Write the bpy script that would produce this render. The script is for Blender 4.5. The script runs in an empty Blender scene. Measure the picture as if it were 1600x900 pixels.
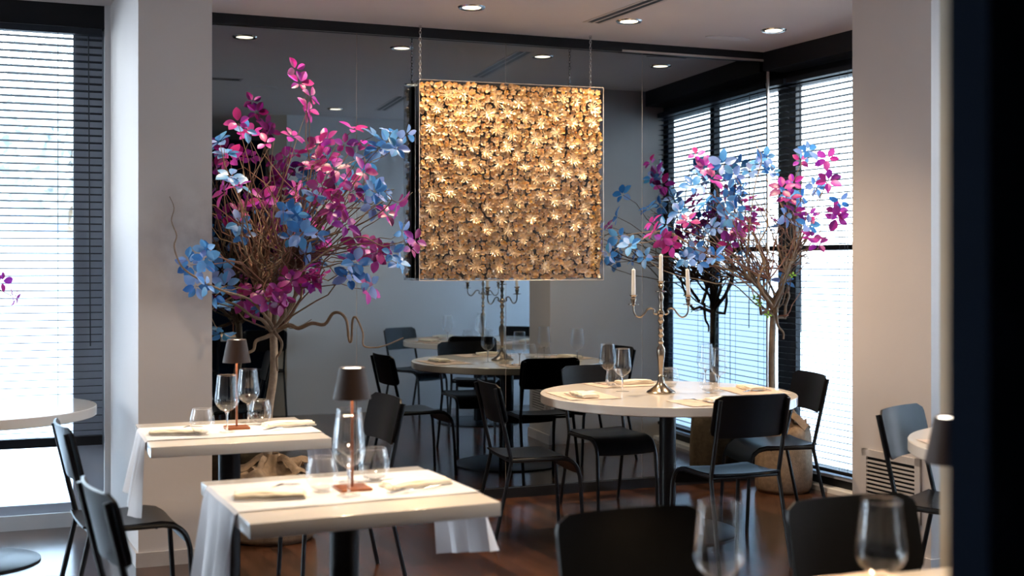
import bpy, bmesh, math, random
from mathutils import Vector, Matrix
C = bpy.context.scene.collection
sc = bpy.context.scene
PI = math.pi
# ------------------------------------------------------------------ camera, sky, exposure
F, CX, HZ, EYE, CEIL = 1920.0, 800.0, 412.0, 1.45, 2.87   # focal length in px of the 1600 wide frame, horizon row
cam = bpy.data.cameras.new('camera'); co = bpy.data.objects.new('camera', cam); C.objects.link(co)
co.location = (0, 0, EYE); co.rotation_euler = (PI/2, 0, 0)
cam.sensor_width = 36; cam.lens = 36*F/1600; cam.shift_y = -(450-HZ)/1600
cam.dof.use_dof = True; cam.dof.focus_distance = 6.7; cam.dof.aperture_fstop = 2.4
cam.clip_start = .05
sc.camera = co
w = bpy.data.worlds.new('sky'); sc.world = w; w.use_nodes = True
nt = w.node_tree; nt.nodes.clear()
wo = nt.nodes.new('ShaderNodeOutputWorld'); bg = nt.nodes.new('ShaderNodeBackground')
tc = nt.nodes.new('ShaderNodeTexCoord'); sx = nt.nodes.new('ShaderNodeSeparateXYZ'); rp = nt.nodes.new('ShaderNodeValToRGB')
nt.links.new(tc.outputs['Generated'], sx.inputs[0]); nt.links.new(sx.outputs['Z'], rp.inputs[0])
rp.color_ramp.elements[0].color = (.70, .80, .92, 1); rp.color_ramp.elements[0].position = 0
rp.color_ramp.elements[1].color = (.62, .80, 1, 1); rp.color_ramp.elements[1].position = .6
e = rp.color_ramp.elements.new(.12); e.color = (.86, .93, 1, 1)
nt.links.new(rp.outputs[0], bg.inputs[0]); nt.links.new(bg.outputs[0], wo.inputs[0])
bg.inputs[1].default_value = 8.0
sc.view_settings.view_transform = 'Standard'; sc.view_settings.look = 'None'
sc.view_settings.exposure = 1.22; sc.view_settings.gamma = 1; sc.view_settings.use_curve_mapping = False
sc.cycles.use_denoising = True
sc.cycles.max_bounces = 9; sc.cycles.diffuse_bounces = 4; sc.cycles.transparent_max_bounces = 24
sc.cycles.caustics_reflective = False; sc.cycles.caustics_refractive = False
sc.cycles.sample_clamp_indirect = 6.0
DOWN_W, LAMP_W = 40.0, 4.6      # ceiling spots, table lamps

# ------------------------------------------------------------------ plan frames
Cn = Vector((1.72, 8.30)); U = Vector((.932, .363)).normalized(); N = Vector((-U.y, U.x))   # mirror wall
AU = math.atan2(U.y, U.x)
W0 = Vector((1.8125, 8.3)); WD = Vector((.429, -.903)).normalized(); AW = math.atan2(WD.y, WD.x)   # window wall, outward = local +y
WN = Vector((-WD.y, WD.x))
def at(px, py, d):
    return Vector(((px-CX)/F*d, d, EYE-(py-HZ)/F*d))
def on(px, py, z):
    d = (EYE-z)*F/(py-HZ); return Vector(((px-CX)/F*d, d, z))

# ------------------------------------------------------------------ materials
def mat(name, col, rough=.5, metal=0, noise=0, nscale=8, bump=0, bscale=60, spec=.5, ramp=None, island=None, transl=0, coat=0):
    m = bpy.data.materials.new(name); m.use_nodes = True; t = m.node_tree; b = t.nodes['Principled BSDF']
    b.inputs['Base Color'].default_value = (*col, 1); b.inputs['Roughness'].default_value = rough
    b.inputs['Metallic'].default_value = metal; b.inputs['Specular IOR Level'].default_value = spec
    if coat: b.inputs['Coat Weight'].default_value = coat; b.inputs['Coat Roughness'].default_value = .08
    T = t.nodes.new('ShaderNodeTexCoord')
    if island:
        g = t.nodes.new('ShaderNodeNewGeometry'); r = t.nodes.new('ShaderNodeValToRGB')
        els = r.color_ramp.elements
        els[0].color = (*island[0], 1); els[1].color = (*island[-1], 1)
        for i, c in enumerate(island[1:-1]):
            x = els.new((i+1)/(len(island)-1)); x.color = (*c, 1)
        t.links.new(g.outputs['Random Per Island'], r.inputs[0]); t.links.new(r.outputs[0], b.inputs['Base Color'])
    elif noise:
        n = t.nodes.new('ShaderNodeTexNoise'); n.inputs['Scale'].default_value = nscale; n.inputs['Detail'].default_value = 6
        r = t.nodes.new('ShaderNodeValToRGB'); e = r.color_ramp.elements
        e[0].position = .3; e[1].position = .7
        c2 = ramp or tuple(c*(1-noise) for c in col)
        e[0].color = (*c2, 1); e[1].color = (*col, 1)
        t.links.new(T.outputs['Object'], n.inputs['Vector']); t.links.new(n.outputs[0], r.inputs[0]); t.links.new(r.outputs[0], b.inputs['Base Color'])
    if bump:
        n = t.nodes.new('ShaderNodeTexNoise'); n.inputs['Scale'].default_value = bscale; n.inputs['Detail'].default_value = 4
        bp = t.nodes.new('ShaderNodeBump'); bp.inputs['Strength'].default_value = bump; bp.inputs['Distance'].default_value = .01
        t.links.new(T.outputs['Object'], n.inputs['Vector']); t.links.new(n.outputs[0], bp.inputs['Height']); t.links.new(bp.outputs[0], b.inputs['Normal'])
    if transl:
        o = t.nodes['Material Output']; tr = t.nodes.new('ShaderNodeBsdfTranslucent'); mx = t.nodes.new('ShaderNodeMixShader')
        mx.inputs[0].default_value = transl
        src = b.inputs['Base Color'].links[0].from_socket if b.inputs['Base Color'].links else None
        if src: t.links.new(src, tr.inputs[0])
        else: tr.inputs[0].default_value = (*col, 1)
        t.links.new(b.outputs[0], mx.inputs[1]); t.links.new(tr.outputs[0], mx.inputs[2]); t.links.new(mx.outputs[0], o.inputs[0])
    return m
def mat_thin(name, tint=(1, 1, 1), ior=1.45, rough=0, haze=0):
    m = bpy.data.materials.new(name); m.use_nodes = True; t = m.node_tree; t.nodes.clear()
    o = t.nodes.new('ShaderNodeOutputMaterial'); tr = t.nodes.new('ShaderNodeBsdfTransparent'); gl = t.nodes.new('ShaderNodeBsdfGlossy')
    fr = t.nodes.new('ShaderNodeFresnel'); fr.inputs[0].default_value = ior; mx = t.nodes.new('ShaderNodeMixShader')
    tr.inputs[0].default_value = (*tint, 1); gl.inputs['Roughness'].default_value = rough
    ge = t.nodes.new('ShaderNodeNewGeometry'); mr = t.nodes.new('ShaderNodeMapRange')     # same reflectance from both sides of a thin sheet
    mr.inputs['To Min'].default_value = ior; mr.inputs['To Max'].default_value = 1/ior
    t.links.new(ge.outputs['Backfacing'], mr.inputs['Value']); t.links.new(mr.outputs[0], fr.inputs[0])
    t.links.new(fr.outputs[0], mx.inputs[0]); t.links.new(tr.outputs[0], mx.inputs[1]); t.links.new(gl.outputs[0], mx.inputs[2])
    out = mx.outputs[0]
    if haze:
        d = t.nodes.new('ShaderNodeBsdfTranslucent'); d.inputs[0].default_value = (.74, .78, .82, 1); m2 = t.nodes.new('ShaderNodeMixShader')
        m2.inputs[0].default_value = haze; t.links.new(out, m2.inputs[1]); t.links.new(d.outputs[0], m2.inputs[2]); out = m2.outputs[0]
    t.links.new(out, o.inputs[0]); return m
def mat_glow(name, col, s):
    m = bpy.data.materials.new(name); m.use_nodes = True; t = m.node_tree; b = t.nodes['Principled BSDF']
    b.inputs['Emission Color'].default_value = (*col, 1); b.inputs['Emission Strength'].default_value = s
    b.inputs['Base Color'].default_value = (*col, 1); return m
def mat_wood():
    m = bpy.data.materials.new('floor_boards'); m.use_nodes = True; t = m.node_tree; b = t.nodes['Principled BSDF']
    T = t.nodes.new('ShaderNodeTexCoord'); mp = t.nodes.new('ShaderNodeMapping'); mp.inputs['Rotation'].default_value = (0, 0, -AW)
    t.links.new(T.outputs['Object'], mp.inputs[0])
    br = t.nodes.new('ShaderNodeTexBrick'); br.inputs['Color1'].default_value = (.088, .037, .020, 1); br.inputs['Color2'].default_value = (.016, .008, .006, 1)
    br.inputs['Mortar'].default_value = (.012, .006, .004, 1); br.inputs['Scale'].default_value = 1; br.inputs['Mortar Size'].default_value = .002; br.inputs['Mortar Smooth'].default_value = .1; br.inputs['Bias'].default_value = -.1
    br.inputs['Brick Width'].default_value = .75; br.inputs['Row Height'].default_value = .075; br.offset = .37
    t.links.new(mp.outputs[0], br.inputs['Vector'])
    n = t.nodes.new('ShaderNodeTexNoise'); mp2 = t.nodes.new('ShaderNodeMapping'); mp2.inputs['Scale'].default_value = (2, 45, 1)
    t.links.new(mp.outputs[0], mp2.inputs[0]); t.links.new(mp2.outputs[0], n.inputs['Vector']); n.inputs['Detail'].default_value = 5; n.inputs['Scale'].default_value = 1.2
    r = t.nodes.new('ShaderNodeValToRGB'); r.color_ramp.elements[0].color = (.45, .45, .45, 1); r.color_ramp.elements[1].color = (1.35, 1.3, 1.25, 1)
    t.links.new(n.outputs[0], r.inputs[0])
    mx = t.nodes.new('ShaderNodeMix'); mx.data_type = 'RGBA'; mx.blend_type = 'MULTIPLY'; mx.inputs[0].default_value = 1
    t.links.new(br.outputs['Color'], mx.inputs[6]); t.links.new(r.outputs[0], mx.inputs[7]); t.links.new(mx.outputs[2], b.inputs['Base Color'])
    b.inputs['Roughness'].default_value = .19; b.inputs['Specular IOR Level'].default_value = .5; b.inputs['Coat Weight'].default_value = .45; b.inputs['Coat Roughness'].default_value = .16
    bp = t.nodes.new('ShaderNodeBump'); bp.inputs['Strength'].default_value = .12; bp.inputs['Distance'].default_value = .004
    t.links.new(br.outputs['Fac'], bp.inputs['Height']); bp.invert = True; t.links.new(bp.outputs[0], b.inputs['Normal'])
    return m
M = {
 'wall': mat('painted_plaster', (.60, .545, .52), .75, noise=.06, nscale=1.6, bump=.05, bscale=30),
 'wall_cool': mat('painted_plaster_white', (.66, .65, .66), .7, noise=.05, nscale=1.5),
 'wall_dim': mat('painted_plaster_dimmed', (.50, .445, .42), .75, noise=.07, nscale=2, bump=.05, bscale=30),  # wall colour darkened to stand for the dimmer light on the right pier
 'ochre': mat('warm_plaster', (.42, .35, .27), .8, noise=.1, nscale=3),
 'ceiling': mat('ceiling_paint', (.62, .575, .57), .8, noise=.06, nscale=1.1),
 'base': mat('baseboard_paint', (.50, .45, .43), .5, noise=.12, nscale=14),
 'floor': mat_wood(),
 'black': mat('black_metal', (.005, .006, .008), .35, spec=.3, noise=.2, nscale=20),
 'ply': mat('black_stained_plywood', (.0045, .0045, .0055), .30, spec=.18, noise=.25, nscale=30, bump=.02, bscale=200),
 'dframe': mat('dark_bronze_frame', (.010, .011, .014), .45, spec=.25, noise=.2, nscale=9),
 'gframe': mat('grey_window_frame', (.42, .45, .52), .5, noise=.05),
 'slat': mat('dark_blind_slat', (.016, .02, .028), .5, spec=.25, noise=.1),
 'navy': mat('navy_lacquer', (.004, .009, .020), .85, spec=.04, noise=.15, nscale=5),
 'tabletop': mat('cream_laminate', (.72, .66, .60), .16, noise=.03, nscale=5, coat=.3),
 'cloth': mat('white_cloth', (.78, .77, .80), .9, noise=.04, nscale=20, bump=.15, bscale=500, transl=.25),
 'napkin': mat('ivory_napkin', (.80, .72, .58), .9, noise=.05, nscale=30, bump=.2, bscale=400),
 'paper': mat('kraft_paper', (.60, .455, .37), .85, noise=.06, nscale=8),
 'steel': mat('polished_steel', (.55, .54, .53), .18, metal=1),
 'nickel': mat('aged_nickel', (.40, .33, .26), .22, metal=1, noise=.35, nscale=18),
 'wax': mat('candle_wax', (.80, .76, .70), .45, noise=.03),
 'mirror': mat('grey_tinted_mirror', (.245, .285, .315), 0.0, metal=1),
 'seam': mat('mirror_edge', (.62, .55, .5), .25, metal=.6),
 'shade': mat('brown_lamp_metal', (.034, .019, .015), .6, spec=.22, noise=.1),
 'copper': mat('copper_lamp_metal', (.27, .095, .045), .4, metal=.7, noise=.1),
 'burlap': mat('burlap', (.33, .23, .15), .95, noise=.35, nscale=40, bump=.6, bscale=250),
 'bark': mat('pale_bark', (.36, .27, .19), .9, noise=.4, nscale=25, bump=.4, bscale=60),
 'branch': mat('brown_branch', (.23, .155, .10), .85, noise=.4, nscale=25, bump=.3, bscale=80),
 'twig': mat('red_brown_twig', (.20, .09, .06), .8, noise=.4, nscale=30),
 'blue': mat('blue_leaf', (.1, .3, .6), .4, island=[(.02, .12, .40), (.05, .23, .60), (.10, .34, .68), (.26, .36, .74), (.03, .20, .40)], transl=.35),
 'magenta': mat('magenta_leaf', (.5, .03, .3), .4, island=[(.20, .010, .14), (.40, .015, .18), (.26, .02, .34), (.48, .05, .34), (.11, .008, .09)], transl=.35),
 'green': mat('green_bud', (.2, .45, .05), .5, noise=.2, transl=.3),
 'gold': mat('gilded_petal', (.8, .5, .2), .24, metal=.6, island=[(.98, .74, .48), (1, .78, .42), (.85, .60, .40), (1, .60, .14), (1, .86, .66), (.75, .48, .26), (1, .90, .68)]),
 'goldstar': mat('gilded_star', (.95, .70, .40), .27, metal=.6, noise=.15),
 'acrylic': mat_thin('clear_acrylic', (.97, .97, .98), 1.35),
 'pane': mat_thin('window_glass', (.95, .97, .97), 1.35),
 'film': mat_thin('frosted_window_film', (.58, .63, .68), 1.2, haze=.72),
 'film_left': mat_thin('frosted_window_film_left', (.88, .92, .95), 1.2, haze=.6),
 'thin': mat_thin('drinking_glass', (.965, .965, .965), 1.8, rough=.02),
 'street': mat('grey_paving', (.2, .2, .2), .8, noise=.1),
 'facade': mat('pale_facade', (.22, .30, .42), .8, noise=.15, nscale=.6),
 'facade_glass': mat('dark_facade_glass', (.25, .32, .42), .3, noise=.2),
 'ext_leaf': mat('street_tree_leaf', (.16, .22, .14), .7, island=[(.45, .50, .52), (.62, .66, .66)]),
 'spotglow': mat_glow('lit_spot_lens', (1, .80, .55), 3.0),
 'lampglow': mat_glow('lit_lamp_diffuser', (1, .90, .76), 5),
}
gm = bpy.data.materials.new('solid_glass'); gm.use_nodes = True
gb = gm.node_tree.nodes['Principled BSDF']; gb.inputs['Transmission Weight'].default_value = 1; gb.inputs['Roughness'].default_value = 0; gb.inputs['IOR'].default_value = 1.45
M['glass'] = gm

# ------------------------------------------------------------------ mesh builder
class MB:
    def __init__(s): s.v = []; s.f = []
    def add(s, vs, fs):
        o = len(s.v); s.v += [tuple(v) for v in vs]; s.f += [tuple(i+o for i in f) for f in fs]; return s
    def box(s, a, b, M4=None, bev=0):
        x0, y0, z0 = a; x1, y1, z1 = b
        vs = [Vector(p) for p in ((x0,y0,z0),(x1,y0,z0),(x1,y1,z0),(x0,y1,z0),(x0,y0,z1),(x1,y0,z1),(x1,y1,z1),(x0,y1,z1))]
        fs = [(0,3,2,1),(4,5,6,7),(0,1,5,4),(1,2,6,5),(2,3,7,6),(3,0,4,7)]
        if bev:
            bm = bmesh.new(); bv = [bm.verts.new(v) for v in vs]
            for f in fs: bm.faces.new([bv[i] for i in f])
            bmesh.ops.bevel(bm, geom=bm.edges[:], offset=bev, segments=2, affect='EDGES', profile=.6)
            bm.verts.index_update(); vs = [v.co.copy() for v in bm.verts]; fs = [tuple(v.index for v in f.verts) for f in bm.faces]; bm.free()
        if M4: vs = [M4 @ v for v in vs]
        return s.add(vs, fs)
    def prism(s, pts, z0, z1):
        n = len(pts)
        ar = sum(pts[i][0]*pts[(i+1)%n][1]-pts[(i+1)%n][0]*pts[i][1] for i in range(n))
        if ar < 0: pts = pts[::-1]
        vs = [(p[0], p[1], z0) for p in pts]+[(p[0], p[1], z1) for p in pts]
        return s.add(vs, [tuple(range(n))[::-1], tuple(range(n, 2*n))]+[(i, (i+1)%n, n+(i+1)%n, n+i) for i in range(n)])
    def tube(s, pts, r, n=8, cap=True):
        pts = [Vector(p) for p in pts]
        k = len(pts); rs = r if isinstance(r, (list, tuple)) else [r]*k
        up = Vector((0, 0, 1)); prev = None; vs = []
        for i, p in enumerate(pts):
            d = (pts[min(i+1, k-1)]-pts[max(i-1, 0)]).normalized()
            if prev is None:
                a = up if abs(d.z) < .9 else Vector((1, 0, 0)); x = d.cross(a).normalized()
            else: x = (prev-d*prev.dot(d)).normalized()
            prev = x; y = d.cross(x)
            for j in range(n):
                a = 2*PI*j/n; vs.append(p+(x*math.cos(a)+y*math.sin(a))*rs[i])
        fs = [(i*n+j, i*n+(j+1)%n, (i+1)*n+(j+1)%n, (i+1)*n+j) for i in range(k-1) for j in range(n)]
        if cap: fs += [tuple(range(n))[::-1], tuple((k-1)*n+j for j in range(n))]
        return s.add(vs, fs)
    def lathe(s, prof, n=24, c=(0, 0, 0)):
        k = len(prof); vs = []
        for r, z in prof:
            for j in range(n):
                a = 2*PI*j/n; vs.append((c[0]+max(r, 1e-4)*math.cos(a), c[1]+max(r, 1e-4)*math.sin(a), c[2]+z))
        fs = [(i*n+j, i*n+(j+1)%n, (i+1)*n+(j+1)%n, (i+1)*n+j) for i in range(k-1) for j in range(n)]
        return s.add(vs, fs)
    def sheet(s, P, t):       # P[i][j] grid of points, thickness t
        P = [[Vector(p) for p in row] for row in P]; I, J = len(P), len(P[0])
        top, bot = [], []
        for i in range(I):
            for j in range(J):
                a = P[min(i+1, I-1)][j]-P[max(i-1, 0)][j]; b = P[i][min(j+1, J-1)]-P[i][max(j-1, 0)]
                nn = a.cross(b); nn = nn.normalized() if nn.length > 1e-9 else Vector((0, 0, 1))
                top.append(P[i][j]+nn*t/2); bot.append(P[i][j]-nn*t/2)
        o = I*J; q = lambda i, j: i*J+j; fs = []
        for i in range(I-1):
            for j in range(J-1):
                fs.append((q(i,j), q(i+1,j), q(i+1,j+1), q(i,j+1))); fs.append((o+q(i,j), o+q(i,j+1), o+q(i+1,j+1), o+q(i+1,j)))
        for i in range(I-1):
            fs.append((q(i,0), o+q(i,0), o+q(i+1,0), q(i+1,0))); fs.append((q(i,J-1), q(i+1,J-1), o+q(i+1,J-1), o+q(i,J-1)))
        for j in range(J-1):
            fs.append((q(0,j), q(0,j+1), o+q(0,j+1), o+q(0,j))); fs.append((q(I-1,j), o+q(I-1,j), o+q(I-1,j+1), q(I-1,j+1)))
        return s.add(top+bot, fs)
    def build(s, name, m, parent=None, smooth=True, ang=35):
        me = bpy.data.meshes.new(name); me.from_pydata(s.v, [], s.f); me.update()
        o = bpy.data.objects.new(name, me); C.objects.link(o); me.materials.append(m)
        if smooth:
            for p in me.polygons: p.use_smooth = True
            try: me.set_sharp_from_angle(angle=math.radians(ang))
            except Exception: pass
        if parent: o.parent = parent
        return o
def arc(pts, n=6):            # catmull-rom through points
    P = [Vector(p) for p in pts]; out = []
    for i in range(len(P)-1):
        a, b, c, d = P[max(i-1, 0)], P[i], P[i+1], P[min(i+2, len(P)-1)]
        for k in range(n):
            t = k/n
            out.append(.5*((2*b)+(c-a)*t+(2*a-5*b+4*c-d)*t*t+(3*b-a-3*c+d)*t**3))
    out.append(P[-1]); return out
def tag(o, label=None, cat=None, group=None, kind=None):
    if label: o['label'] = label
    if cat: o['category'] = cat
    if group: o['group'] = group
    if kind: o['kind'] = kind
    return o
def thing(name, label, cat, loc=(0, 0, 0), rz=0, group=None):
    o = bpy.data.objects.new(name, None); C.objects.link(o); o.location = loc; o.rotation_euler = (0, 0, rz)
    o.empty_display_size = .1
    return tag(o, label, cat, group)
def dup(root, loc, rz, label):
    r = root.copy(); C.objects.link(r); r.location = loc; r.rotation_euler = (0, 0, rz); r['label'] = label
    for ch in list(root.children):
        c = ch.copy(); C.objects.link(c); c.parent = r
        for g in list(ch.children):
            d = g.copy(); C.objects.link(d); d.parent = c
    return r
def struct(name, mb, m, parent=None, smooth=False):
    o = mb.build(name, m, parent, smooth)
    if not parent: o['kind'] = 'structure'
    return o
def rotz(v, a): return Vector((v.x*math.cos(a)-v.y*math.sin(a), v.x*math.sin(a)+v.y*math.cos(a)))
def P2(base, d, k, d2=None, k2=0): 
    p = base+d*k
    return p+d2*k2 if d2 is not None else p

# ------------------------------------------------------------------ room shell
CE = [(-5.72, -3.52), (4.4, -3.52), (4.4, 2.6), tuple(P2(W0, WD, 5.0, WN, .17)), tuple(P2(W0, WD, -.9, WN, .17)), tuple(P2(Cn, U, -.1, N, .62)), tuple(P2(Cn, U, -.3, N, .24)), tuple(P2(Cn, U, -7.6, N, .24))]
struct('floor', MB().prism(CE, -.1, 0), M['floor'])
struct('ceiling', MB().prism(CE, CEIL, CEIL+.12), M['ceiling'])
def wallseg(a, b, nrm, th, z0=0, z1=CEIL): return MB().prism([tuple(a), tuple(b), tuple(b+nrm*th), tuple(a+nrm*th)], z0, z1)
# wall behind the mirror, from the left pier to beyond the corner
L0 = Cn-U*4.22
struct('wall_back', wallseg(L0, P2(Cn, U, .02), N, .12) if False else MB().prism([tuple(P2(L0, N, .06)), tuple(P2(Cn, U, -.02, N, .06)), tuple(P2(Cn, U, -.02, N, .18)), tuple(P2(L0, N, .18))], 0, CEIL), M['wall'])
# left pier
A1 = Vector((-1.784, 5.866)); A2 = A1+U*.345
NW = -WD
A3 = A2+NW*1.06; A4 = A1+NW*1.06
def blotched(base, centre, rad, amount):      # plaster colour darkened round a centre, broken up by noise
    m = base.copy(); m.name = 'blotched_plaster'; t = m.node_tree; b = t.nodes['Principled BSDF']; src = b.inputs['Base Color'].links[0].from_socket
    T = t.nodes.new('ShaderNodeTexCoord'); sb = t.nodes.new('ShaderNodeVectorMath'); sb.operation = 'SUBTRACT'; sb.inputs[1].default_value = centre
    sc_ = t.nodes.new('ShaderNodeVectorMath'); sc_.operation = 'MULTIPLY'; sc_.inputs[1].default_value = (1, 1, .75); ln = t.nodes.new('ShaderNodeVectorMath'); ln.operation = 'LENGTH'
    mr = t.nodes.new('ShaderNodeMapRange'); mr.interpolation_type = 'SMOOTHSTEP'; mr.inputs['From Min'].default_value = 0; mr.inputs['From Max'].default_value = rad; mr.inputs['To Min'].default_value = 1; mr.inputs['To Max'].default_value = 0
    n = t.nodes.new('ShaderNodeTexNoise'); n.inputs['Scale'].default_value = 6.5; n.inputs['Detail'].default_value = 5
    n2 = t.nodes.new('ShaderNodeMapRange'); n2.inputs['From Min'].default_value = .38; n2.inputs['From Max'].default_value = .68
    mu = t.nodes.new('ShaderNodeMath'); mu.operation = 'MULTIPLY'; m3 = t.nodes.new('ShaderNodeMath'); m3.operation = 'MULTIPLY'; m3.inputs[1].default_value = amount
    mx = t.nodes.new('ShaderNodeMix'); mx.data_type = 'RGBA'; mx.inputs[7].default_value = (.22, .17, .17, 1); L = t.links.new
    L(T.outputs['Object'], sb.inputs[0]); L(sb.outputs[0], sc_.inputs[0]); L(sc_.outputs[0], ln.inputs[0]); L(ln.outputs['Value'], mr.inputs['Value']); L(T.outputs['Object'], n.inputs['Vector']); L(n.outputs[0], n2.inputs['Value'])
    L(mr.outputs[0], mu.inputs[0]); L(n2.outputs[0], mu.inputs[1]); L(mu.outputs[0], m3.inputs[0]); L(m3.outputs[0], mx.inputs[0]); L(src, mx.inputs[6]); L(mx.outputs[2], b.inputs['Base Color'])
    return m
struct('wall_left_pier', MB().prism([tuple(A1), tuple(A2), tuple(A3), tuple(A4)], 0, CEIL), blotched(M['wall'], (-1.55, 5.95, 1.52), .34, .75))
struct('baseboard_left', MB().prism([tuple(A1-U*.012-N*.012), tuple(A2+U*.012-N*.012), tuple(A2+U*.012), tuple(A2), tuple(A1), tuple(A4), tuple(A4-U*.013)], 0, .07), M['base'])
# right pier between the two window bays
B1 = Vector((1.951, 5.72)); B2 = B1+NW*.54; B3 = B2+U*1.02; B4 = B1+U*1.3
struct('wall_right_pier', MB().prism([tuple(B1), tuple(B2), tuple(B3), tuple(B4)], 0, CEIL), M['wall_dim'])
struct('baseboard_right', MB().prism([tuple(B1+WD*.012-U*.012), tuple(B2-U*.012), tuple(B2), tuple(B1), tuple(B4), tuple(B4+WD*.012)], 0, .075), M['base'])
# wall facing the mirror, right of the camera, seen in the mirror
R0 = Vector((1.19, 3.155))
struct('wall_front_right', MB().prism([tuple(R0), tuple(R0+U*2.9), tuple(R0+U*2.9+WD*.2), tuple(R0+WD*.2)], 0, CEIL), M['wall_cool'])
struct('wall_end', MB().prism([tuple(R0-U*.16+WD*.05), tuple(R0-U*.001+WD*.0), tuple(R0-U*.001+WD*.12), tuple(R0-U*.16+WD*.12)], 0, CEIL), M['ochre'])
struct('wall_right', MB().prism([(3.4, -3.5), (3.4, 3.95), (3.5, 3.95), (3.5, -3.5)], 0, CEIL), M['ochre'])
struct('wall_left', MB().box((-5.7, -3.5, 0), (-5.6, -2.6, CEIL)).box((-5.7, 5.0, 0), (-5.6, 5.6, CEIL)).box((-5.7, -2.6, 0), (-5.6, 3.5, CEIL)).box((-5.7, 3.5, 2.72), (-5.6, 5.0, CEIL)).box((-5.7, 3.5, 0), (-5.6, 5.0, .12)), M['wall'])
wl = MB()
for yy in (3.5, 4.2, 4.93): wl.box((-5.69, yy, .12), (-5.61, yy+.07, 2.72))
o = struct('window_4', wl, M['dframe']); MB().box((-5.655, 3.5, .12), (-5.65, 5.0, 2.72)).build('window_pane', M['pane'], o, False)  # unseen window added in the left wall to let in more daylight
struct('wall_rear', MB().prism([(-5.7, -3.4), (3.5, -3.4), (3.5, -3.5), (-5.7, -3.5)], 0, CEIL), M['wall'])
# navy partition by the camera
g0 = Vector((.4675, 1.30)); gd = Vector((.93, .37)).normalized(); gn = Vector((-gd.y, gd.x))
pt = MB(); pt.prism([tuple(g0), tuple(g0+gd*1.4), tuple(g0+gd*1.4-gn*.05), tuple(g0-gn*.05)], 0, 2.76)
o = struct('wall_partition', pt, M['navy'])
struct('partition_edge', MB().prism([tuple(g0-gd*.004+gn*.004), tuple(g0+gd*.03+gn*.004), tuple(g0+gd*.03-gn*.054), tuple(g0-gd*.004-gn*.054)], 0, 2.76), M['navy'], parent=o)

# ------------------------------------------------------------------ windows and blinds
def window(idx, org, ang, x0, x1, z0, ztop, posts, bars, film_z, sill, kick, kmat, fm):
    """local x along the wall, local y outward"""
    wn = bpy.data.objects.new('window_%d' % idx, None); C.objects.link(wn); wn.location = (org.x, org.y, 0); wn.rotation_euler = (0, 0, ang); wn['kind'] = 'structure'
    f = MB()
    f.box((x0, .06, ztop-.06), (x1, .13, ztop)); f.box((x0, .06, z0-.05), (x1, .13, z0))
    for a, b in posts: f.box((a, .05, z0-.05), (b, .10, ztop))
    for z, h in bars: f.box((x0, .075, z-h/2), (x1, .115, z+h/2))
    f.build('window_frame', fm, wn, False)
    MB().box((x0, .092, z0), (x1, .098, ztop)).build('window_pane', M['pane'], wn, False)
    if film_z: MB().box((x0, .088, z0), (x1, .0905, film_z)).build('frosted_film', M['film_left' if idx == 1 else 'film'], wn, False)
    k = MB(); k.box((x0, .03, 0), (x1, .15, z0-.05)); k.build('window_kick_panel', kmat, wn, False)
    if sill: MB().box((x0, -.0, z0-.055), (x1, .06, z0-.035)).build('window_sill', M['gframe'], wn, False)
    h = MB(); h.box((x0, .05, ztop), (x1, .15, CEIL)); h.build('window_head', M['dframe'], wn, False)
    return wn
def blind(label, org, ang, x0, x1, ztop, zbot, y=0.0, cords=(), wand=None, tilt=0):
    b = thing('venetian_blind', label, 'blind', (org.x, org.y, 0), ang, 'dark venetian blinds in the windows'); tilt = -.11
    MB().box((x0, y-.03, ztop-.035), (x1, y+.03, ztop)).build('headrail', M['slat'], b, False)
    s = MB(); z = ztop-.06; W = .021
    while z > zbot+.05:
        dz = W*math.sin(tilt); dy = W*math.cos(tilt)
        s.sheet([[(x0, y-dy, z-dz), (x1, y-dy, z-dz)], [(x0, y, z+.0025), (x1, y, z+.0025)], [(x0, y+dy, z+dz), (x1, y+dy, z+dz)]], .0016); z -= .0405
    s.build('slats', M['slat'], b, False)
    for cx in cords:
        c = MB(); 
        for q in (-.022, .022): c.tube([(cx, y+q, ztop-.03), (cx, y+q, zbot)], .0012, 5)
        c.build('ladder_cord', M['slat'], b)
    MB().box((x0, y-.025, zbot), (x1, y+.025, zbot+.05 if zbot > .3 else zbot+.022)).build('bottom_rail', M['dframe'], b, False)
    if wand is not None: MB().tube([(wand, y-.05, ztop-.05), (wand+.01, y-.05, 1.0)], .0035, 6).build('tilt_wand', M['slat'], b)
    return b
# left window, right behind the left pier (local x negative is leftwards)
LW = P2(Cn, U, -4.25, N, .05)
window(1, LW, AU, -3.3, 0, .13, 2.80, [(-.16, 0), (-1.72, -1.66), (-3.3, -3.22)], [], 1.62, False, .08, M['wall_cool'], M['gframe'])
blind('wide dark blind in the left window behind the white round table', LW, AU, -3.2, -.012, 2.74, .455, -.02, cords=(-.24, -1.0, -2.0, -3.0), wand=-.085)
struct('trim_1', MB().prism([tuple(P2(LW, U, .0, N, -.03)), tuple(P2(LW, U, -3.4, N, -.03)), tuple(P2(LW, U, -3.4, N, .2)), tuple(P2(LW, U, 0, N, .2))], 2.745, CEIL), M['dframe'])
struct('wall_left_reveal', MB().prism([tuple(P2(LW, U, .0, N, -.06)), tuple(P2(LW, U, .1, N, -.06)), tuple(P2(LW, U, .1, N, .2)), tuple(P2(LW, U, .0, N, .2))], 0, CEIL), M['wall_cool'])
struct('wall_far_left', MB().prism([tuple(P2(LW, U, -3.3)), tuple(P2(LW, U, -4.4)), tuple(P2(LW, U, -4.4, N, .15)), tuple(P2(LW, U, -3.3, N, .15))], 0, CEIL), M['wall'])
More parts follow.
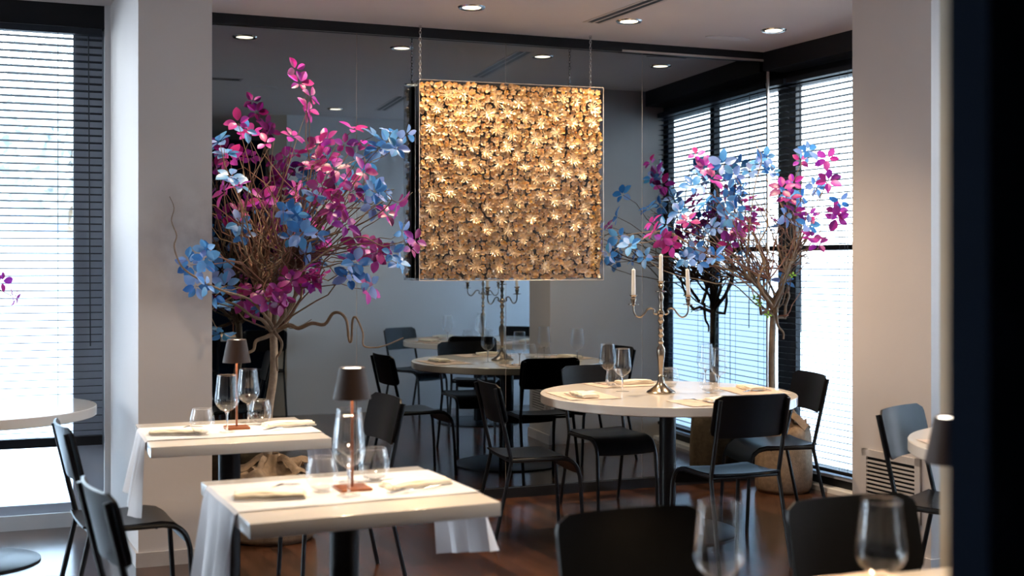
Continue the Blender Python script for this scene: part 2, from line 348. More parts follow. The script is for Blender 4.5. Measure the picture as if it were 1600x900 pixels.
# window wall right of the mirror
window(2, W0, AW, -.75, 2.05, .14, 2.70, [(-.75, -.68), (-.09, .10), (1.02, 1.09), (1.85, 2.05)], [(1.555, .035)], 1.44, True, .1, M['dframe'], M['dframe'])
blind('dark blind over the corner window behind the right-hand tree', W0, AW, .10, 1.90, 2.69, .125, -.0, cords=(.20, .62, .70, 1.15, 1.7), wand=.27)
blind('narrow blind strip between mirror edge and dark window post', W0, AW, -.55, .07, 2.69, .125, -.0, cords=(-.1,))
struct('trim_2', MB().prism([tuple(P2(W0, WD, -.02, WN, -.13)), tuple(P2(W0, WD, 2.4, WN, -.13)), tuple(P2(W0, WD, 2.4, WN, .16)), tuple(P2(W0, WD, -.02, WN, .16))], 2.745, CEIL), M['dframe'])
struct('trim_3', MB().prism([tuple(P2(W0, WD, -.75, WN, -.055)), tuple(P2(W0, WD, 2.3, WN, -.055)), tuple(P2(W0, WD, 2.3, WN, .03)), tuple(P2(W0, WD, -.75, WN, .03))], 0, .028), M['wall_cool'])
struct('wall_corner', MB().prism([tuple(P2(Cn, U, -.02, N, .5)), tuple(P2(W0, WD, -.75, WN, .0)), tuple(P2(W0, WD, -.75, WN, .2)), tuple(P2(Cn, U, .3, N, .75)), tuple(P2(Cn, U, -.3, N, .6))], 0, CEIL), M['dframe'])
struct('wall_corner_side', MB().prism([tuple(P2(Cn, U, -.1, N, .1)), tuple(P2(Cn, U, -.02, N, .1)), tuple(P2(Cn, U, -.02, N, .6)), tuple(P2(Cn, U, -.1, N, .6))], 0, CEIL), M['dframe'])
# window of the next bay, right of the pier
window(3, W0, AW, 2.55, 4.75, .14, 2.70, [(2.55, 2.75), (3.6, 3.66), (4.6, 4.75)], [(1.555, .035)], 1.44, True, .1, M['dframe'], M['dframe'])
blind('dark blind in the bay window beyond the right pier', W0, AW, 2.6, 4.5, 2.69, 1.75, 0, cords=(2.9, 3.6, 4.3))
struct('trim_4', MB().prism([tuple(P2(W0, WD, 2.5, WN, -.13)), tuple(P2(W0, WD, 4.7, WN, -.13)), tuple(P2(W0, WD, 4.7, WN, .16)), tuple(P2(W0, WD, 2.5, WN, .16))], 2.745, CEIL), M['dframe'])
def portal(org, ang, x0, x1, z0, z1):
    l = bpy.data.lights.new('window_portal', 'AREA'); l.shape = 'RECTANGLE'; l.size = x1-x0; l.size_y = z1-z0
    l.cycles.is_portal = True
    o = bpy.data.objects.new('window_portal', l); C.objects.link(o)
    d = Vector((math.cos(ang), math.sin(ang))); n = Vector((-d.y, d.x)); p = org+d*((x0+x1)/2)+n*.17
    o.location = (p.x, p.y, (z0+z1)/2); o.rotation_euler = (PI/2, 0, ang+PI)
    o.rotation_euler = Vector((-n.x, -n.y, 0)).to_track_quat('-Z', 'Y').to_euler()
portal(LW, AU, -3.3, 0, .13, 2.8); portal(W0, AW, -.75, 2.05, .14, 2.7); portal(W0, AW, 2.55, 4.75, .14, 2.7); portal(Vector((-5.55, 3.5)), PI/2, 0, 1.5, .12, 2.72)

# ------------------------------------------------------------------ mirror wall
seams = [0.0]
for px in (1003, 790, 557):
    k = (px-CX)/F; seams.append((Cn.x-k*Cn.y)/(U.x-k*U.y))
seams.append(4.16)
ml = ['tinted mirror panel at the window corner, reflecting the blinds', 'tinted mirror panel behind the right half of the gold artwork', 'tinted mirror panel behind the left half of the gold artwork', 'tinted mirror panel behind the left-hand tree, beside the pier']
mir_yaw = [0, 0, .0015, 0]
for i in range(4):
    a, b = seams[i], seams[i+1]; c = (a+b)/2; p = Cn-U*c
    o = MB().box((-(b-a)/2+.0015, -.003, .062), ((b-a)/2-.0015, .003, CEIL-.06)).build('mirror_panel', M['mirror'], None, False)
    o.location = (p.x, p.y, 0); o.rotation_euler = (0, 0, AU+mir_yaw[i]); tag(o, ml[i], 'mirror', 'tinted mirror panels of the back wall')
for i in (1, 2, 3):
    p = Cn-U*seams[i]+N*.004
    o = MB().box((-.0025, -.005, .062), (.0025, .004, CEIL-.06)).build('trim_%d' % (9+i), M['seam'], None, False); o.location = (p.x, p.y, 0); o.rotation_euler = (0, 0, AU); o['kind'] = 'structure'
struct('trim_5', MB().prism([tuple(P2(Cn, U, 0, N, -.03)), tuple(P2(Cn, U, -4.2, N, -.03)), tuple(P2(Cn, U, -4.2, N, .06)), tuple(P2(Cn, U, 0, N, .06))], CEIL-.06, CEIL), M['dframe'])
struct('trim_6', MB().prism([tuple(P2(Cn, U, 0, N, -.022)), tuple(P2(Cn, U, -4.2, N, -.022)), tuple(P2(Cn, U, -4.2, N, .06)), tuple(P2(Cn, U, 0, N, .06))], 0, .062), M['dframe'])
struct('trim_7', MB().prism([tuple(P2(Cn, U, .0, N, -.012)), tuple(P2(Cn, U, -.0+.014, N, -.012)), tuple(P2(Cn, U, .014, N, .02)), tuple(P2(Cn, U, 0, N, .02))], .0, CEIL-.06), M['seam'])
struct('trim_8', MB().prism([tuple(P2(Cn, U, .0, N, -.032)), tuple(P2(Cn, U, -1.1, N, -.032)), tuple(P2(Cn, U, -1.1, N, -.03)), tuple(P2(Cn, U, 0, N, -.03))], CEIL-.062, CEIL-.048), M['seam'])

# ------------------------------------------------------------------ outside
o = MB().prism([(-18, -10), (30, -12), (34, 30), (-18, 32)], -.3, -.12).build('paving', M['street'], None, False); tag(o, kind='structure')
def building(label, x, y, wd, dp, h, rz, floors, cols):
    b = thing('building', label, 'building', (x, y, -.12), rz, 'buildings across the street')
    MB().box((-wd/2, 0, 0), (wd/2, dp, h)).build('wall', M['facade'], b, False)
    for i in range(floors):
        for j in range(cols):
            cx = -wd/2+wd*(j+.5)/cols; cz = h*(i+.5)/floors
            MB().box((cx-.5, -.05, cz-.65), (cx+.5, .02, cz+.65)).build('window', M['facade_glass'], b, False)
building('pale building seen faintly through the left window blinds', -9.5, 21, 9, 5, 4.2, .2, 1, 4)
building('pale blue building outside the corner window by the right-hand tree', 17.5, 21.5, 6, 5, 5.0, -.9, 2, 3)
def streettree(label, x, y, h, r, seed):
    random.seed(seed); t = thing('street_tree', label, 'tree', (x, y, -.12), 0, 'street trees outside')
    MB().tube([(0, 0, 0), (.1, 0, h*.5), (0, .1, h*.8)], [.14, .1, .05]).build('trunk', M['bark'], t)
    m = MB()
    for _ in range(1500):
        d = Vector((random.gauss(0, 1), random.gauss(0, 1), random.gauss(0, 1))).normalized()*r*random.random()**.4
        c = Vector((0, 0, h*.75))+Vector((d.x, d.y, d.z*.8)); a = Vector((random.gauss(0, 1), random.gauss(0, 1), random.gauss(0, 1))).normalized()*.13; b2 = a.orthogonal().normalized()*.08
        m.add([c-a, c+b2, c+a, c-b2], [(0, 1, 2, 3)])
    m.build('foliage', M['ext_leaf'], t, False)
streettree('blurred grey-green street tree beyond the left window', -5.6, 15.5, 4.3, 1.5, 3)
streettree('small street tree beyond the corner window', 7.2, 14.8, 4.4, 1.2, 4)

# ------------------------------------------------------------------ ceiling fittings
def spot(p, label, f=1):
    t = thing('recessed_downlight', label, 'ceiling light', (p[0], p[1], CEIL), 0, 'round recessed ceiling downlights')
    MB().lathe([(.052, .0), (.056, -.006), (.072, -.008), (.078, 0)], 28).build('trim_ring', M['steel'], t)
    MB().lathe([(.001, -.0035), (.052, -.0035)], 24).build('lens', M['spotglow'], t)
    l = bpy.data.lights.new('downlight_lamp', 'SPOT'); l.energy = DOWN_W*f; l.color = (1, .76, .50); l.spot_size = math.radians(105 if f == 1 else 150); l.spot_blend = .7; l.shadow_soft_size = .035
    o = bpy.data.objects.new('downlight_lamp', l); C.objects.link(o); o.location = (p[0], p[1], CEIL-.02)
for p, lb in (((-1.19, 6.45), 'round lit downlight above the left-hand tree'), ((-.223, 6.80), 'round lit downlight above and left of the gold artwork'), ((.685, 7.19), 'round lit downlight beside the ceiling air slot'),
              ((1.591, 7.47), 'round lit downlight nearest the window corner'), ((.860, 5.55), 'round downlight over the seat side of the round window table, seen mirrored'),
              ((1.27, 3.85), 'round downlight before the white wall, seen mirrored'), ((-1.0, 4.4), 'unseen downlight added to light the left side, above the rear square table'),  # the lamp over the rear table is unseen, added to light the left side
              ((.1, 3.3), 'round downlight over the front of the room, out of direct view'), ((-2.6, 4.6), 'unseen downlight added to light the left side, above the white round table')):  # the last lamp is likewise unseen and added for the left side
    spot(p, lb, 1.75 if 'artwork' in lb or 'air slot' in lb else 1)
def airslot(p, d, L, label):
    t = thing('air_slot', label, 'vent', (p[0], p[1], CEIL), math.atan2(d[1], d[0]), 'linear ceiling air slots')
    MB().box((0, -.062, -.002), (L, -.040, 0)).box((0, -.008, -.002), (L, .008, 0)).box((0, .040, -.002), (L, .062, 0)).build('slot_frame', M['base'], t, False)
    MB().box((.02, -.040, -.0024), (L-.02, -.008, 0)).box((.02, .008, -.0024), (L-.02, .040, 0)).build('slot_opening', M['black'], t, False)
airslot((.47, 7.25), (WD.x, WD.y), 1.2, 'double linear air slot in the ceiling above the round window table')
airslot((1.22, 4.95), (WD.x, WD.y), 1.0, 'double linear air slot near the white wall, seen in the mirror')
airslot((-1.9, 4.2), (U.x, U.y), 1.75, 'dark linear air slot seen in the mirror left of the tree')
o = MB().lathe([(.001, -.008), (.09, -.01), (.105, -.004), (.108, 0)], 28, (.07, 4.6, CEIL)).build('ceiling_speaker', M['ceiling']); tag(o, 'flat round ceiling speaker cover seen in the mirror', 'speaker')
random.seed(5); fl = []
for k in range(11): fl.append((math.cos(k/11*2*PI)*(.13+.04*random.random()), math.sin(k/11*2*PI)*(.045+.02*random.random())))
o = MB().prism([tuple(Vector((1.36, 7.72))+U*a+N*b) for a, b in fl], CEIL-.006, CEIL).build('ceiling_patch', M['wall_cool']); tag(o, 'loose white plaster patch on the ceiling near the mirror top', 'plaster patch')

# wall grille on the right pier
gv = B1+NW*.06
g = thing('wall_grille', 'beige louvred air grille low on the right pier', 'vent', (gv.x, gv.y, 0), math.atan2(NW.y, NW.x))
b = MB(); L = .40; z0, z1 = .22, .53
b.box((0, -.002, z0), (L, .012, z0+.035)).box((0, -.002, z1-.035), (L, .012, z1)).box((0, -.002, z0), (.035, .012, z1)).box((L-.035, -.002, z0), (L, .012, z1)); b.build('grille_frame', M['base'], g, False)
MB().box((.03, .0005, z0+.03), (L-.03, .002, z1-.03)).build('grille_backing', M['black'], g, False)
b = MB(); z = z0+.045
while z < z1-.04:
    b.box((.035, .002, z), (L-.035, .011, z+.009)); z += .0205
b.build('louvres', M['base'], g, False)

# ------------------------------------------------------------------ chairs
def make_chair(label, loc, rz, group):
    t = thing('dining_chair', label, 'chair', loc, rz, group)
    for s in (-1, 1):
        p = [(s*.186, -.165, .437), (s*.186, -.02, .437), (s*.186, .105, .437), (s*.187, .155, .425), (s*.188, .19, .392), (s*.190, .207, .34), (s*.192, .216, .2), (s*.194, .226, .0)]
        MB().tube([p[0], p[1]]+arc(p[2:6], 4)+[p[6], p[7]], .0105, 8).build('leg', M['black'], t)
        MB().tube([(s*.197, -.262, 0), (s*.190, -.195, .3), (s*.187, -.167, .425), (s*.186, -.168, .45), (s*.186, -.203, .6), (s*.186, -.252, .812)], .0105, 8).build('leg', M['black'], t)
        b = MB()
    MB().tube([(-.186, -.165, .432), (.186, -.165, .432)], .008, 8).tube([(-.186, .08, .430), (.186, .08, .430)], .007, 8).build('seat_frame', M['black'], t)
    prof = [(-.19, .455), (-.17, .451), (-.1, .446), (-.02, .444), (.05, .446), (.10, .448), (.145, .440), (.18, .414), (.202, .375), (.208, .355)]
    P = []
    for y, z in prof: P.append([(x, y, z-.006*(1-(x/.18)**2)) for x in (-.178, -.12, -.06, 0, .06, .12, .178)])
    MB().sheet(P, .009).build('seat', M['ply'], t)
    P = []; H0, H1 = .627, .832; nr = 12
    for i in range(nr+1):
        u = i/nr; z = H0+(H1-H0)*u; yt = -.165-.082*((z-.44)/.35)
        e = min(u, 1-u)*(H1-H0); rr = .038; ins = rr-math.sqrt(max(rr*rr-(rr-min(e, rr))**2, 0))
        hw = .207-ins; row = []
        for j in range(15):
            x = hw*(-1+2*j/14); row.append((x, yt+.016+.032*((x/.205)**2-.8), z))
        P.append(row)
    MB().sheet(P, .009).build('backrest', M['ply'], t)
    return t
def face(fx, fy): return math.atan2(fy, fx)-PI/2
grpc = 'black stacking chairs around the tables'
chs = [
 ((1.055, 6.03), (-.36, .93), 'black chair with its back to the viewer at the round window table'),
 ((1.46, 6.92), (-.98, -.2), 'black chair right of the round table, before the window blinds'),
 ((.578, 7.26), (.4, -.917), 'black chair behind the round window table, back close to the mirror'),
 ((.10, 6.53), (.955, .297), 'black chair left of the round window table, seen side-on'),
 ((-.80, 5.65), (-.9, -.43), 'black chair with sheen on its back, right of the rear square table'),
 ((-1.53, 4.88), (.89, .455), 'black chair tucked in at left of the rear square table'),
 ((-.955, 3.56), (.865, .50), 'black chair cut by the lower frame edge, left of the front square table'),
 ((.385, 2.86), (.38, -.925), 'black blurred foreground chair back, left one at the bottom edge'),
 ((.985, 3.03), (.38, -.925), 'black blurred foreground chair back nearest the wall grille, bottom edge'),
 ((1.855, 5.15), (.74, -.67), 'black chair in front of the wall grille at the far right table'),
 ((2.62, 5.42), (-.5, -.86), 'black chair far side of the bay round table, seen only mirrored'),
 ((2.86, 4.50), (-.9, .4), 'black chair near the wall end of the bay round table, seen only mirrored'),
 ((2.1, 4.02), (.12, .99), 'black chair against the white wall at the bay table, seen only mirrored'),
]
proto = None
for (x, y), f, lb in chs:
    if proto is None: proto = make_chair(lb, (x, y, 0), face(*f), grpc)
    else: dup(proto, (x, y, 0), face(*f), lb)

# ------------------------------------------------------------------ tables
TH = .75
def table_base(t, r, pr=.045):
    MB().lathe([(.001, 0), (r, 0), (r, .008), (r-.01, .012), (pr+.01, .016), (.001, .016)], 48).build('base_plate', M['black'], t)
    MB().lathe([(pr, .014), (pr, TH-.046)], 28).build('pedestal', M['black'], t)
def round_table(c, r, label):
    t = thing('round_table', label, 'table', (c[0], c[1], 0), 0, 'white round tables')
    MB().lathe([(.001, TH-.048), (r-.004, TH-.048), (r, TH-.044), (r, TH-.003), (r-.003, TH), (.001, TH)], 96).build('tabletop', M['tabletop'], t)
    table_base(t, .38 if r > .6 else .28); return t
def square_table(c, rz, lx, ly, label):
    t = thing('square_table', label, 'table', (c[0], c[1], 0), rz, 'white rectangular tables')
    MB().box((-lx/2, -ly/2, TH-.042), (lx/2, ly/2, TH), bev=.003).build('tabletop', M['tabletop'], t, ang=50)
    table_base(t, .24); return t
T3 = Vector((.843, 6.66))
round_table(T3, .69, 'white round table with candelabra before the window corner')
T4 = Vector((2.25, 4.74))
round_table(T4, .69, 'white round table in the right bay, only its rim showing past the pier')
round_table((-2.58, 5.95), .54, 'white round table cut by the left frame edge, before the left window')
t1 = math.radians(24.6); t2 = math.radians(21.5); tf = math.radians(20)
S1 = Vector((-.515, 3.777)); S2 = Vector((-1.183, 5.145)); SF = Vector((.789, 2.359))
square_table(S1, t1, .74, .705, 'cream square table in front, lamp and glasses on it')
square_table(S2, t2, .70, .73, 'cream square table behind, beside the left pier')
square_table(SF, tf, 1.20, .75, 'cream table at the bottom right corner behind the blurred glasses')

def runner(c, rz, lx, w, y0, dl, dr, label, seed):
    random.seed(seed)
    t = []
    L = lx/2+.006; P = []; ny = 22
    path = []
    for k in range(9): path.append((-L-.002-.012*((8-k)/8), TH+.002-dl*(8-k)/8, (8-k)/8, -1))
    path[-1] = (-L, TH-.004, 0, -1)
    for k in range(15): path.append((-L+.01+(2*L-.02)*k/14, TH+.0035, 0, 0))
    path.append((L, TH-.004, 0, 1))
    for k in range(1, 9): path.append((L+.002+.012*k/8, TH+.002-dr*k/8, k/8, 1))
    ph = random.random()*6
    for (x, z, h, sd) in path:
        row = []
        for j in range(ny):
            v = j/(ny-1); y = y0-w/2+w*v
            wv = .022*h*math.sin(v*17+ph)+.010*h*math.sin(v*31+ph*2)
            yy = y+(.06*h*(.5-v) if sd < 0 else -.02*h)
            zz = z-(.10*h*(v if sd > 0 else 1-v) if h else 0)+(.0008*math.sin(v*9+x*20) if not h else 0)
            row.append((x+sd*abs(.024*h)+wv if h else x, yy, max(zz, .3)))
        P.append(row)
    o = MB().sheet(P, .0015).build('table_runner', M['cloth']); o.location = (c[0], c[1], 0); o.rotation_euler = (0, 0, rz)
    return tag(o, label, 'table runner', 'white table runners')
runner(S1, t1, .74, .44, .025, .34, .18, 'thin white runner hanging over both sides of the front square table', 2)
runner(S2, t2, .70, .40, .0, .24, .19, 'thin white runner hanging over the rear square table beside the pier', 4)

# ------------------------------------------------------------------ tableware
def make_wine(label, loc, group='stemmed wine glasses on the tables'):
    t = thing('wine_glass', label, 'wine glass', loc, 0, group)
    MB().lathe([(.0005, .0825), (.010, .085), (.026, .0945), (.041, .110), (.0485, .125), (.0495, .133), (.0478, .152), (.0445, .180), (.0405, .214), (.0385, .235)], 36).build('bowl', M['thin'], t)
    MB().lathe([(.0060, .0080), (.0045, .013), (.0038, .03), (.0038, .065), (.005, .076), (.0100, .0835), (.0005, .085)], 20).build('stem', M['glass'], t)
    MB().lathe([(.0355, .0004), (.0358, .0014), (.020, .0032), (.010, .0052), (.0058, .0085)], 32).build('foot', M['thin'], t)
    MB().tube([(.0385*math.cos(a*PI/18), .0385*math.sin(a*PI/18), .235) for a in range(37)], .0007, 5, False).build('rim', M['glass'], t)
    return t
def make_tumbler(label, loc):
    t = thing('tumbler', label, 'water glass', loc, 0, 'stemless water glasses on the tables')
    MB().lathe([(.0005, .008), (.020, .0085), (.036, .018), (.0465, .035), (.0500, .050), (.0480, .070), (.0430, .090), (.0385, .106)], 36).build('bowl', M['thin'], t)
    MB().lathe([(.0005, .0003), (.026, .0003), (.032, .006), (.0355, .0172), (.019, .0080), (.0005, .0072)], 28).build('base', M['thin'], t)
    MB().tube([(.0385*math.cos(a*PI/18), .0385*math.sin(a*PI/18), .106) for a in range(37)], .0007, 5, False).build('rim', M['glass'], t)
    return t
Z = TH+.0005; ZR = TH+.0052
wines = [
 ((-.489, 3.68, ZR), 'wine glass nearest the viewer on the front square table'),
 ((-.517, 3.90, ZR), 'wine glass behind the lamp pole on the front square table'),
 ((-1.175, 5.065, ZR), 'front wine glass on the rear square table, left of its lamp'),
 ((-1.150, 5.36, ZR), 'back wine glass on the rear square table, right of its lamp'),
 ((.553, 7.10, Z), 'taller-looking wine glass left of the candelabra, the rear of the pair'),
 ((.605, 6.72, Z), 'wine glass left of the candelabra, the front of the pair'),
 ((1.117, 7.10, Z), 'wine glass right of the candelabra, the rear of the pair'),
 ((1.135, 6.74, Z), 'wine glass right of the candelabra, the front of the pair'),
 ((.402, 2.39, Z), 'big blurred wine glass at the bottom edge between the two foreground chair backs'),
 ((.724, 2.41, Z), 'big blurred wine glass at the bottom edge before the right foreground chair back'),
 ((2.0, 5.05, Z), 'wine glass on the bay round table, far side, mirrored only'),
 ((1.85, 4.78, Z), 'wine glass on the bay round table, room side, mirrored only'),
 ((2.45, 4.55, Z), 'wine glass on the bay round table, wall side, mirrored only')]
pw = None
for p, lb in wines:
    if pw is None: pw = make_wine(lb, p)
    else: dup(pw, p, 0, lb)
tumb = [
 ((-.578, 3.74, ZR), 'stemless glass left of the lamp on the front square table'),
 ((-.440, 3.92, ZR), 'stemless glass right of the lamp on the front square table'),
 ((-1.258, 4.99, ZR), 'stemless glass left of the lamp on the rear square table'),
 ((-1.087, 5.31, ZR), 'stemless glass right of the lamp on the rear square table'),
 ((.575, 6.92, Z), 'stemless glass behind the front left wine glass on the round window table'),
 ((1.065, 6.66, Z), 'stemless glass right of the candelabra on the round window table'),
 ((.90, 6.98, Z), 'stemless glass behind the candelabra on the round window table'),
 ((1.98, 4.9, Z), 'stemless glass on the bay round table, room side, mirrored only'),
 ((2.35, 4.7, Z), 'stemless glass on the bay round table, wall side, mirrored only')]
ptm = None
for p, lb in tumb:
    if ptm is None: ptm = make_tumbler(lb, p)
    else: dup(ptm, p, 0, lb)

def make_napkin(label, loc, rz):
    random.seed(11); t = thing('napkin', label, 'napkin', loc, rz, 'folded ivory napkins')
    m = MB()
    for k, (hx, hy, z) in enumerate(((.105, .043, .003), (.103, .041, .0095), (.100, .038, .016))):
        P = []
        for i in range(13):
            u = -1+i/6; row = []
            for j in range(7):
                v = -1+j/3
                row.append((u*hx+.004*math.sin(v*4+k), v*hy+.003*math.sin(u*5+k*2), z+.0025*math.sin(u*3+k)*(.4+k*.3)+.002*(1-v*v)))
            P.append(row)
        m.sheet(P, .0055)
    m.tube([(x/10*.1, -.041, .009+.0015*math.sin(x)) for x in range(-10, 11)], .0085, 8)
    m.build('folded_cloth', M['napkin'], t, ang=60)
    return t
def make_fork(label, loc, rz):
    o = MB(); 
    zc = lambda x: .004+.006*math.exp(-((x-.04)/.03)**2)+.004*max(0, (-x-.03)/.07)
    P = []
    for i in range(18):
        x = -.10+.145*i/17; hw = .0022+.0032*max(0, (-x-.02)/.08)+(.009*max(0, (x-.012)/.033)**.7 if x > .012 else 0)
        P.append([(x, -hw, zc(x)+.001), (x, 0, zc(x)), (x, hw, zc(x)+.001)])
    o.sheet(P, .0016)
    for q in (-.009, -.003, .003, .009): o.tube([(.043, q, zc(.043)), (.07, q, zc(.07)), (.10, q*.9, .005)], [.0012, .0012, .0006], 6)
    m = o.build('fork', M['steel']); m.location = loc; m.rotation_euler = (0, 0, rz); return tag(m, label, 'fork', 'steel forks')
def make_knife(label, loc, rz):
    o = MB(); P = []
    for i in range(22):
        x = -.11+.22*i/21
        hw = .005 if x < 0 else .0085*(1-max(0, (x-.07)/.04)**2)*.9+.0005
        P.append([(x, -hw if x < 0 else -.006*(1-max(0, (x-.08)/.03)), .004), (x, 0, .0052 if x < 0 else .0045), (x, hw, .004)])
    o.sheet(P, .0016); m = o.build('knife', M['steel']); m.location = loc; m.rotation_euler = (0, 0, rz); return tag(m, label, 'table knife', 'steel table knives')
def make_mat(label, loc, rz, w=.40, d=.28):
    P = []
    for i in range(15):
        u = i/14-.5
        P.append([(u*w, (j/9-.5)*d, .0012+.004*max(0, abs(u)*2-.8)*math.sin(j)**2+.0015*abs(math.sin(u*14+j))*(abs(j/9-.5) > .3)) for j in range(10)])
    o = MB().sheet(P, .0006).build('paper_placemat', M['paper']); o.location = loc; o.rotation_euler = (0, 0, rz); return tag(o, label, 'placemat', 'kraft paper placemats')
nap = fk = kn = pm = None
def put_napkin(lb, x, y, z, rz):
    global nap
    if nap is None: nap = make_napkin(lb, (x, y, z), rz)
    else: dup(nap, (x, y, z), rz, lb)
def put_fork(lb, x, y, z, rz):
    global fk
    if fk is None: fk = make_fork(lb, (x, y, z), rz)
    else: dup(fk, (x, y, z), rz, lb)
def put_knife(lb, x, y, z, rz):
    global kn
    if kn is None: kn = make_knife(lb, (x, y, z), rz)
    else: dup(kn, (x, y, z), rz, lb)
def put_mat(lb, x, y, z, rz):
    global pm
    if pm is None: pm = make_mat(lb, (x, y, z), rz)
    else: dup(pm, (x, y, z), rz, lb)
# places: seat side direction f points from the diner to the table centre
def place(c, ang, dist, name, z, mats=True, off=0, nrot=0, nsh=0):
    """ang: direction from the table centre to the diner"""
    d = Vector((math.cos(ang), math.sin(ang))); s = Vector((-d.y, d.x)); p = c+d*dist+s*off
    zz = z
    if mats: put_mat('kraft paper placemat at '+name, p.x, p.y, z, ang+PI/2); zz = z+.004
    q = p+s*(.06+nsh)+d*.01; put_napkin('folded ivory napkin at '+name, q.x, q.y, zz, ang+PI/2+nrot)
    q = p+s*-.02; 
    q = p-s*.075-d*.02+(s*.2 if nsh else s*0); put_fork('steel fork at '+name, q.x, q.y, zz, ang+PI+.5)
    q = p+d*.075+s*.05; put_knife('steel knife at '+name, q.x, q.y, zz, ang+PI/2+.06)
# square tables: diners at local -x and +x ends
def splace(S, a, sd, name, z, nap_pos, nap_rot, fork_pos, fork_rot, knife_pos, knife_rot):
    def w_(p): v = rotz(Vector(p), a); return S+v
    q = w_(nap_pos); put_napkin('folded ivory napkin '+name, q.x, q.y, z, a+nap_rot)
    q = w_(fork_pos); put_fork('steel fork '+name, q.x, q.y, z, a+fork_rot)
    q = w_(knife_pos); put_knife('steel knife '+name, q.x, q.y, z, a+knife_rot)
splace(S1, t1, -1, 'at the left end of the front square table', ZR, (-.235, -.015), -.25, (-.20, .10), .35, (-.24, -.075), -.2)
splace(S1, t1, 1, 'at the right end of the front square table', ZR, (.225, -.02), .16, (.19, -.11), PI+.25, (.18, .09), .02)
splace(S2, t2, -1, 'at the left end of the rear square table', ZR, (-.22, -.04), -.2, (-.19, .08), .3, (-.22, -.10), -.2)
splace(S2, t2, 1, 'at the right end of the rear square table', ZR, (.255, .03), .12, (.22, -.07), PI+.25, (.17, .10), .02)
for (dx, dy), nm in (((-.955, -.297), 'the left seat of the round window table'), ((.36, -.93), 'the near seat of the round window table'), ((.98, .2), 'the window-side seat of the round table'), ((-.4, .917), 'the mirror-side seat of the round table')):
    place(T3, math.atan2(dy, dx), .49, nm, Z, off=0, nsh=-.13 if 'mirror-side' in nm else 0)
for (dx, dy), nm in (((-.4, .8), 'the pier-side seat of the bay table, mirrored'), ((.4, .9), 'the far seat of the bay table, mirrored'), ((-.12, -.99), 'the wall-side seat of the bay table, mirrored'), ((-.95, -.1), 'the room-side seat of the bay table')):
    place(T4, math.atan2(dy, dx), .49, nm, Z)
place(SF, tf+PI/2, .25, 'the table at the bottom right', Z, off=.0)

# table lamps
def make_lamp(label, loc, rz):
    t = thing('table_lamp', label, 'table lamp', loc, rz, 'small cordless table lamps')
    MB().box((-.05, -.05, 0), (.05, .05, .008), bev=.002).build('base', M['copper'], t, ang=50)
    MB().lathe([(.0045, .006), (.0045, .30)], 14).build('pole', M['copper'], t)
    MB().lathe([(.058, .278), (.0585, .279), (.0395, .374), (.0370, .3755), (.0365, .372), (.0565, .280), (.058, .278)], 40).build('lamp_shade', M['shade'], t)
    MB().lathe([(.0005, .3715), (.0368, .3715)], 32).build('top_diffuser', M['lampglow'], t)
    MB().lathe([(.0005, .335), (.022, .335), (.022, .328), (.0005, .328)], 20).build('bulb', M['lampglow'], t)
    l = bpy.data.lights.new('lamp_light', 'POINT'); l.energy = LAMP_W; l.color = (1, .74, .45); l.shadow_soft_size = .02
    o = bpy.data.objects.new('lamp_light', l); C.objects.link(o); o.parent = t; o.location = (0, .0, .31)
    return t
lp = make_lamp('brown cone table lamp on the front square table', (-.493, 3.79, ZR), t1)
dup(lp, (-1.163, 5.19, ZR), t2, 'brown cone table lamp on the rear square table')
dup(lp, (.934, 2.60, Z), tf, 'blurred brown table lamp beside the navy partition')

# candelabras
def make_candelabra(label, loc, rz):
    t = thing('candelabra', label, 'candelabra', loc, rz, 'three-armed nickel candelabras')
    MB().lathe([(.0005, 0), (.078, 0), (.079, .005), (.074, .011), (.060, .019), (.040, .034), (.024, .052), (.016, .072), (.012, .090)], 40).build('base', M['nickel'], t)
    MB().lathe([(.012, .088), (.017, .094), (.010, .102), (.011, .12), (.015, .155), (.021, .20), (.024, .225), (.022, .243), (.012, .258), (.010, .266), (.016, .276), (.010, .288), (.010, .30), (.017, .315), (.010, .33), (.015, .345),
                (.009, .36), (.010, .375), (.018, .392), (.010, .41), (.020, .425), (.020, .437), (.009, .45), (.014, .468), (.008, .485), (.013, .505), (.016, .52), (.008, .538), (.008, .545), (.030, .548), (.030, .551), (.008, .555), (.012, .567), (.017, .58), (.011, .592), (.021, .602), (.022, .606), (.013, .606), (.0005, .600)], 24).build('shaft', M['nickel'], t)
    for s in (-1, 1):
        m = MB(); p = arc([(s*.012, 0, .432), (s*.026, 0, .426), (s*.040, 0, .434), (s*.036, 0, .447), (s*.050, 0, .458), (s*.072, 0, .452), (s*.092, 0, .425), (s*.112, 0, .410), (s*.134, 0, .418), (s*.146, 0, .440), (s*.148, 0, .474)], 5)
        m.tube(p, .0048, 8); m.tube(arc([(s*.095, 0, .424), (s*.088, 0, .436), (s*.080, 0, .434)], 4), .003, 6)
        a = m.build('arm', M['nickel'], t)
        MB().lathe([(.005, .470), (.008, .474), (.030, .477), (.030, .480), (.010, .483), (.013, .497), (.016, .508), (.010, .517), (.020, .527), (.021, .531), (.013, .531), (.0005, .526)], 20, (s*.148, 0, 0)).build('candle_cup', M['nickel'], a)
    return t
